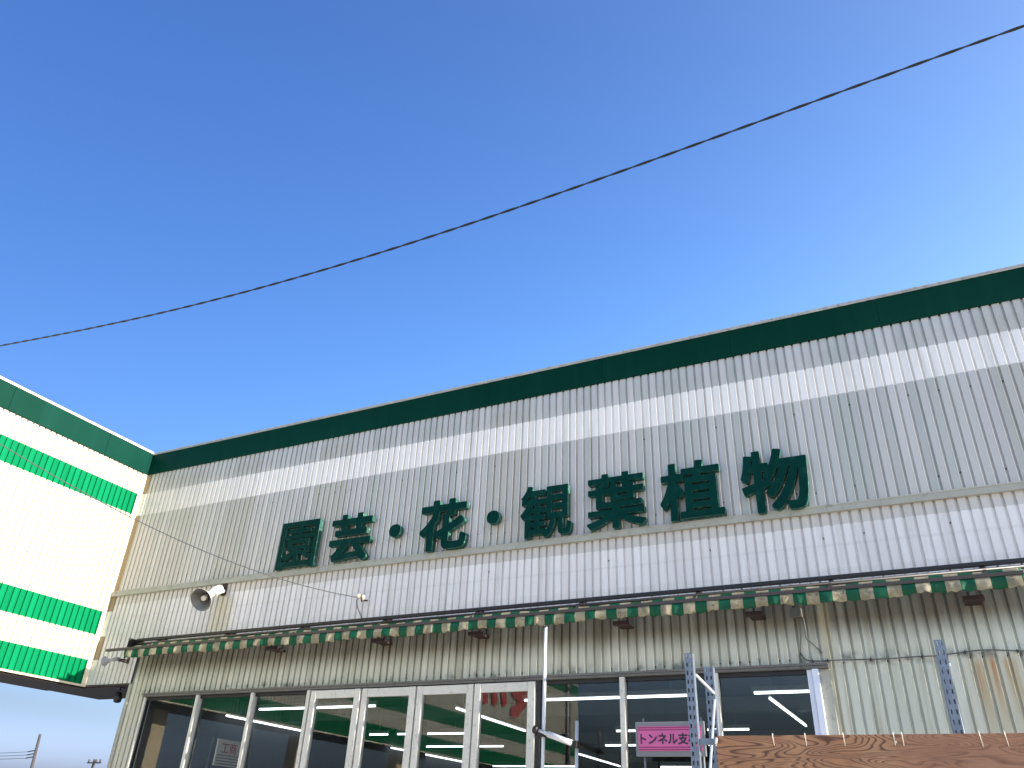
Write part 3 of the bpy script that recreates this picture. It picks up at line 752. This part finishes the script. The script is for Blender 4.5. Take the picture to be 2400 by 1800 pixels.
# ------------------------------------------------------------------ steel rack
def upright(x0, x1, y0, y1, ztop, face=-1):
    """C-section with two rows of slots in the front web"""
    mb = MB(); w = x1-x0; n = 26
    cuts = [x0, x0+w*.17, x0+w*.36, x0+w*.64, x0+w*.83, x1]
    zs = []; z = 0.0; p = .05
    while z < ztop-.02: zs += [z, z+.024]; z += p
    zs.append(ztop)
    for (ya, yb) in ((y0, y0+.002),):
        for i in range(len(zs)-1):
            for k in range(5):
                if i % 2 == 0 and i > 0 and ((k == 1 and (i//2) % 1 == 0) or k == 3): continue
                mb.box(cuts[k], cuts[k+1], ya, yb, zs[i], zs[i+1])
    mb.box(x0, x0+.002, y0+.0021, y1, 0, ztop); mb.box(x1-.002, x1, y0+.0021, y1, 0, ztop)
    mb.box(x0+.0021, x0+.013, y1-.002, y1, 0, ztop); mb.box(x1-.013, x1-.0021, y1-.002, y1, 0, ztop)
    return mb
rk = thing('steel_rack', 'galvanised slotted steel rack uprights standing in front of the shopfront', 'rack', (-.6, -3.75, 0))
ZT = 2.531
upright(-1.334, -1.283, -4.0, -3.955, ZT).build('upright', M['galv'], rk)
upright(-1.334, -1.272, -3.53, -3.48, ZT).build('upright', M['galv'], rk)
upright(.062, .110, -4.0, -3.955, ZT).build('upright', M['galv'], rk)
upright(.062, .110, -3.53, -3.48, ZT).build('upright', M['galv'], rk)
for xx in (-1.279, .114):
    for a, b in (((-3.965, 2.405), (-3.52, 2.365)), ((-3.965, 1.62), (-3.52, 2.33)), ((-3.965, 1.58), (-3.52, .9)), ((-3.965, .25), (-3.52, .86)), ((-3.965, .2), (-3.52, .16))):
        m = MB(); m.bar((xx, a[0], a[1]), (xx, b[0], b[1]), .012, .017); m.build('brace', M['galv_lite'], rk, .002)
m = MB(); m.box(-1.282, -1.188, -3.99, -3.955, 2.012, 2.045); m.build('bracket', M['galv'], rk, .003)
for zz in (.35, 1.15):
    m = MB(); m.box(-1.282, .061, -3.995, -3.96, zz, zz+.07); m.build('beam', M['galv'], rk, .003)
    m = MB(); m.box(-1.271, .061, -3.525, -3.49, zz, zz+.07); m.build('beam', M['galv'], rk, .003)

# ------------------------------------------------------------------ plywood board
BX0, BX1, BZ1, BZ0 = -1.166, 1.15, 2.050, 1.45
bd = thing('plywood_board', 'brown grained plywood board in front of the steel rack, wires over its top edge', 'board', (0, -4.05, 0))
m = MB(); m.box(BX0, BX1, -4.062, -4.042, BZ0, BZ1); m.build('panel', M['wood'], bd, .0015)
m = MB(); m.box(BX0, BX1, -4.040, -4.012, BZ1-.055, BZ1-.004); m.build('batten', M['board_edge'], bd)
for x in (-1.10, 1.05): m = MB(); m.box(x-.03, x+.03, -4.040-.0, -4.005, 0, BZ1-.057); m.build('post', M['board_edge'], bd)
for px in (1811, 1887, 1977, 2095, 2115, 2297, 2357):
    p = ipt(px, 1730, -4.065); q = ipt(px+4, 1748, -4.065); 
    if px > 2250: q = ipt(px+8, 1750, -4.065)
    m = MB(); m.tube([(p.x, -4.04, BZ1+.004), (p.x, -4.062, BZ1+.010), (p.x+.0005, -4.0665, BZ1-.002), (q.x, -4.0655, q.z)], .0018, 6); m.build('wire_tie', M['tie'], bd)
p = ipt(2099, 1739, -4.065); m = MB(); m.lathe((p.x, -4.0625, p.z), (0, -1, 0), [(0, .006), (.003, .005), (.004, .001)], 12); m.build('pin', M['tie'], bd)
m = MB(); m.tube([(-1.168, -4.05, 2.04), (-1.160, -4.068, 2.036), (-1.166, -4.066, 2.005)], .006, 6); m.build('wire_tie', M['tie'], bd)

# ------------------------------------------------------------------ signs behind the glass
def flat_text(body, w, h, weight, place, mat, name, parent, thick=.003, res=60):
    W, P, S = glyph(body, weight, res); W = fit(W, w, h); n = len(W)
    m = MB(); m.add([place(p[0], p[1], thick) for p in W] + [place(p[0], p[1], 0) for p in W], P + [(a, b, n+b, n+a) for a, b in S])
    return m.build(name, mat, parent)
ps = thing('pink_sign', 'pink sign reading トンネル支柱 in a grey frame on poles before the window', 'sign', (-2.55, -.25, 0))
m = MB(); m.box(-2.921, -2.174, -.25, -.22, 2.283, 2.618); m.build('frame', M['panel_grey'], ps, .006)
m = MB(); m.box(-2.887, -2.208, -.256, -.2505, 2.335, 2.573); m.build('face', M['pink'], ps)
m = MB()
for z in (2.342, 2.365, 2.533, 2.556): m.box(-2.885, -2.210, -.2585, -.2565, z, z+.010)
m.build('stripe', M['magenta'], ps)
flat_text('トンネル支柱', .622, .112, .027, lambda a, b, t: (-2.552+a, -.2565-t, 2.452+b), M['ink'], 'lettering', ps)
for x in (-2.84, -2.215): m = MB(); m.tube([(x, -.205, 2.66), (x, -.205, 0)], .012, 8); m.build('stand_pole', M['panel_grey'], ps)
nb = thing('notice_board', 'cream notice with red 工商 lettering behind the second window from the left', 'sign', (-9.24, .3, 0))
m = MB(); m.box(-9.28, -9.255, .10, .60, 2.20, 2.545); m.build('panel', M['paper_cream'], nb, .004)
flat_text('工商', .31, .15, .012, lambda a, b, t: (-9.2545+t, .335+a, 2.435+b), M['red_ink'], 'lettering', nb)
m = MB()
for z in (2.222, 2.258, 2.294, 2.33): m.box(-9.2545, -9.252, .12, .58, z, z+.014)
m.build('small_print', M['grey_ink'], nb)
m = MB(); m.box(-9.30, -9.281, .28, .36, .06, 2.50); m.build('stand_pole', M['stand'], nb)
m = MB(); m.bar((-9.53, .20, .06), (-9.45, .20, 2.54), .05, .05); m.tube([(-9.45, .2, 2.5), (-9.447, .2, 2.60)], .035, 10)
tag(m.build('dark_stand', M['stand']), 'dark upright stand behind the glass left of the cream notice', 'stand')

# ------------------------------------------------------------------ lamps in the shop
ZL = 3.10
LG = 'lit tube lamps under the shop ceiling'
def lamp(a, b, label, zl=ZL):
    a = Vector((*a, zl)); b = Vector((*b, zl)); c = (a+b)/2; d = (b-a).normalized()
    t = thing('tube_lamp', label, 'ceiling lamp', c, LG)
    m = MB(); m.bar(a-d*.03+Vector((0, 0, .046)), b+d*.03+Vector((0, 0, .046)), .03, .05); m.build('housing', M['panel_grey'], t)
    m = MB(); m.tube([a, b], .015, 10); m.build('tube', M['tube'], t)
    m = MB()
    for p in (a+d*.2, b-d*.2): m.tube([p+Vector((0, 0, .081)), p+Vector((0, 0, .31))], .006, 6)
    m.build('hanger', M['galv'], t)
for a, b, lab in [
    ((-9.70, 1.27), (-7.45, 1.27), 'lit tube lamp lying across the third window and the first door'),
    ((-4.95, 1.20), (-2.72, 1.20), 'lit tube lamp just behind the glass right of the tall white pipe'),
    ((-1.90, 1.18), (.25, 1.18), 'lit tube lamp running level in the rightmost window'),
    ((-9.92, 4.61), (-9.50, 4.61), 'short lit tube seen through the second door'),
    ((-9.26, 4.59), (-7.80, 4.59), 'lit tube lamp crossing the second and third doors at mid height'),
    ((-4.85, 4.55), (-2.67, 4.55), 'lit tube lamp level behind the top of the pink sign'),
    ((-10.18, 6.75), (-8.10, 6.75), 'lower level lit tube lamp across the third and fourth doors'),
    ((-5.85, 6.70), (-3.70, 6.70), 'lit tube lamp level behind the middle of the pink sign'),
    ((-10.82, 11.50), (-8.42, 11.42), 'lowest lit tube lamp in the fourth door by the tall white pipe'),
    ((-6.2, 11.4), (-4.9, 11.4), 'lit tube lamp at the bottom edge below the pink sign')]:
    lamp(a, b, lab)
for a, b, lab in [
    ((-10.92, 1.80), (-11.03, 4.20), 'lit tube lamp slanting through the second and third windows'),
    ((-6.30, 1.70), (-6.46, 4.37), 'lit tube lamp slanting down to the right in the third and fourth doors'),
    ((-11.0, 6.95), (-11.0, 7.65), 'short slanting lit tube in the second door'),
    ((-11.02, 8.35), (-11.06, 10.7), 'lit tube lamp slanting at the foot of the third door'),
    ((-7.08, 8.37), (-7.20, 11.3), 'lit tube lamp slanting at the bottom between short pipe and window bar'),
    ((-1.80, 1.62), (-1.77, 4.23), 'lit tube lamp steeply slanting in the rightmost window')]:
    lamp(a, b, lab)

# ------------------------------------------------------------------ far utility poles
def upole(name, x, y, zt, lean, label, arm=None):
    t = thing(name, label, 'utility pole', (x, y, 0), 'distant utility poles')
    m = MB(); m.tube([(x-lean*zt, y, 0), (x, y, zt)], [.17, .11], 12); m.build('shaft', M['pole_conc'], t)
    return t
p1 = upole('utility_pole', -72.66, 41, 7.75, -.095, 'bare leaning utility pole under the canopy with three thin wires going left')
m = MB()
for z in (6.42, 6.16, 5.90): m.tube([(-72.75, 41, z+.0), (-73.6, 41, z-.10)], .05, 8)
m.build('insulator', M['pole_conc'], p1)
for z, lab in ((6.42, 'topmost of three thin wires running left from the bare pole'), (6.16, 'middle of three thin wires running left from the bare pole'), (5.90, 'lowest of three thin wires running left from the bare pole')):
    m = MB(); m.tube([(-73.6 - 25*f, 41, z-.10 - 1.0*f*(1-f) + .2*f) for f in np.linspace(0, 1, 14)], .022, 6)
    tag(m.build('power_line', M['grey_wire']), lab, 'wire', 'three thin wires beside the bare pole')
p2 = upole('utility_pole', -64.5, 41, 5.72, 0, 'short distant pole top with a crossarm beside the corner of the wall')
m = MB(); m.box(-65.15, -63.45, 40.82, 40.90, 5.40, 5.50); m.build('crossarm', M['pole_conc'], p2)
for x in (-65.0, -64.1, -63.6):
    m = MB(); m.lathe((x, 40.86, 5.50), (0, 0, 1), [(0, .03), (.05, .09), (.1, .05), (.16, .10), (.22, .03)], 10); m.build('insulator', M['pole_conc'], p2)
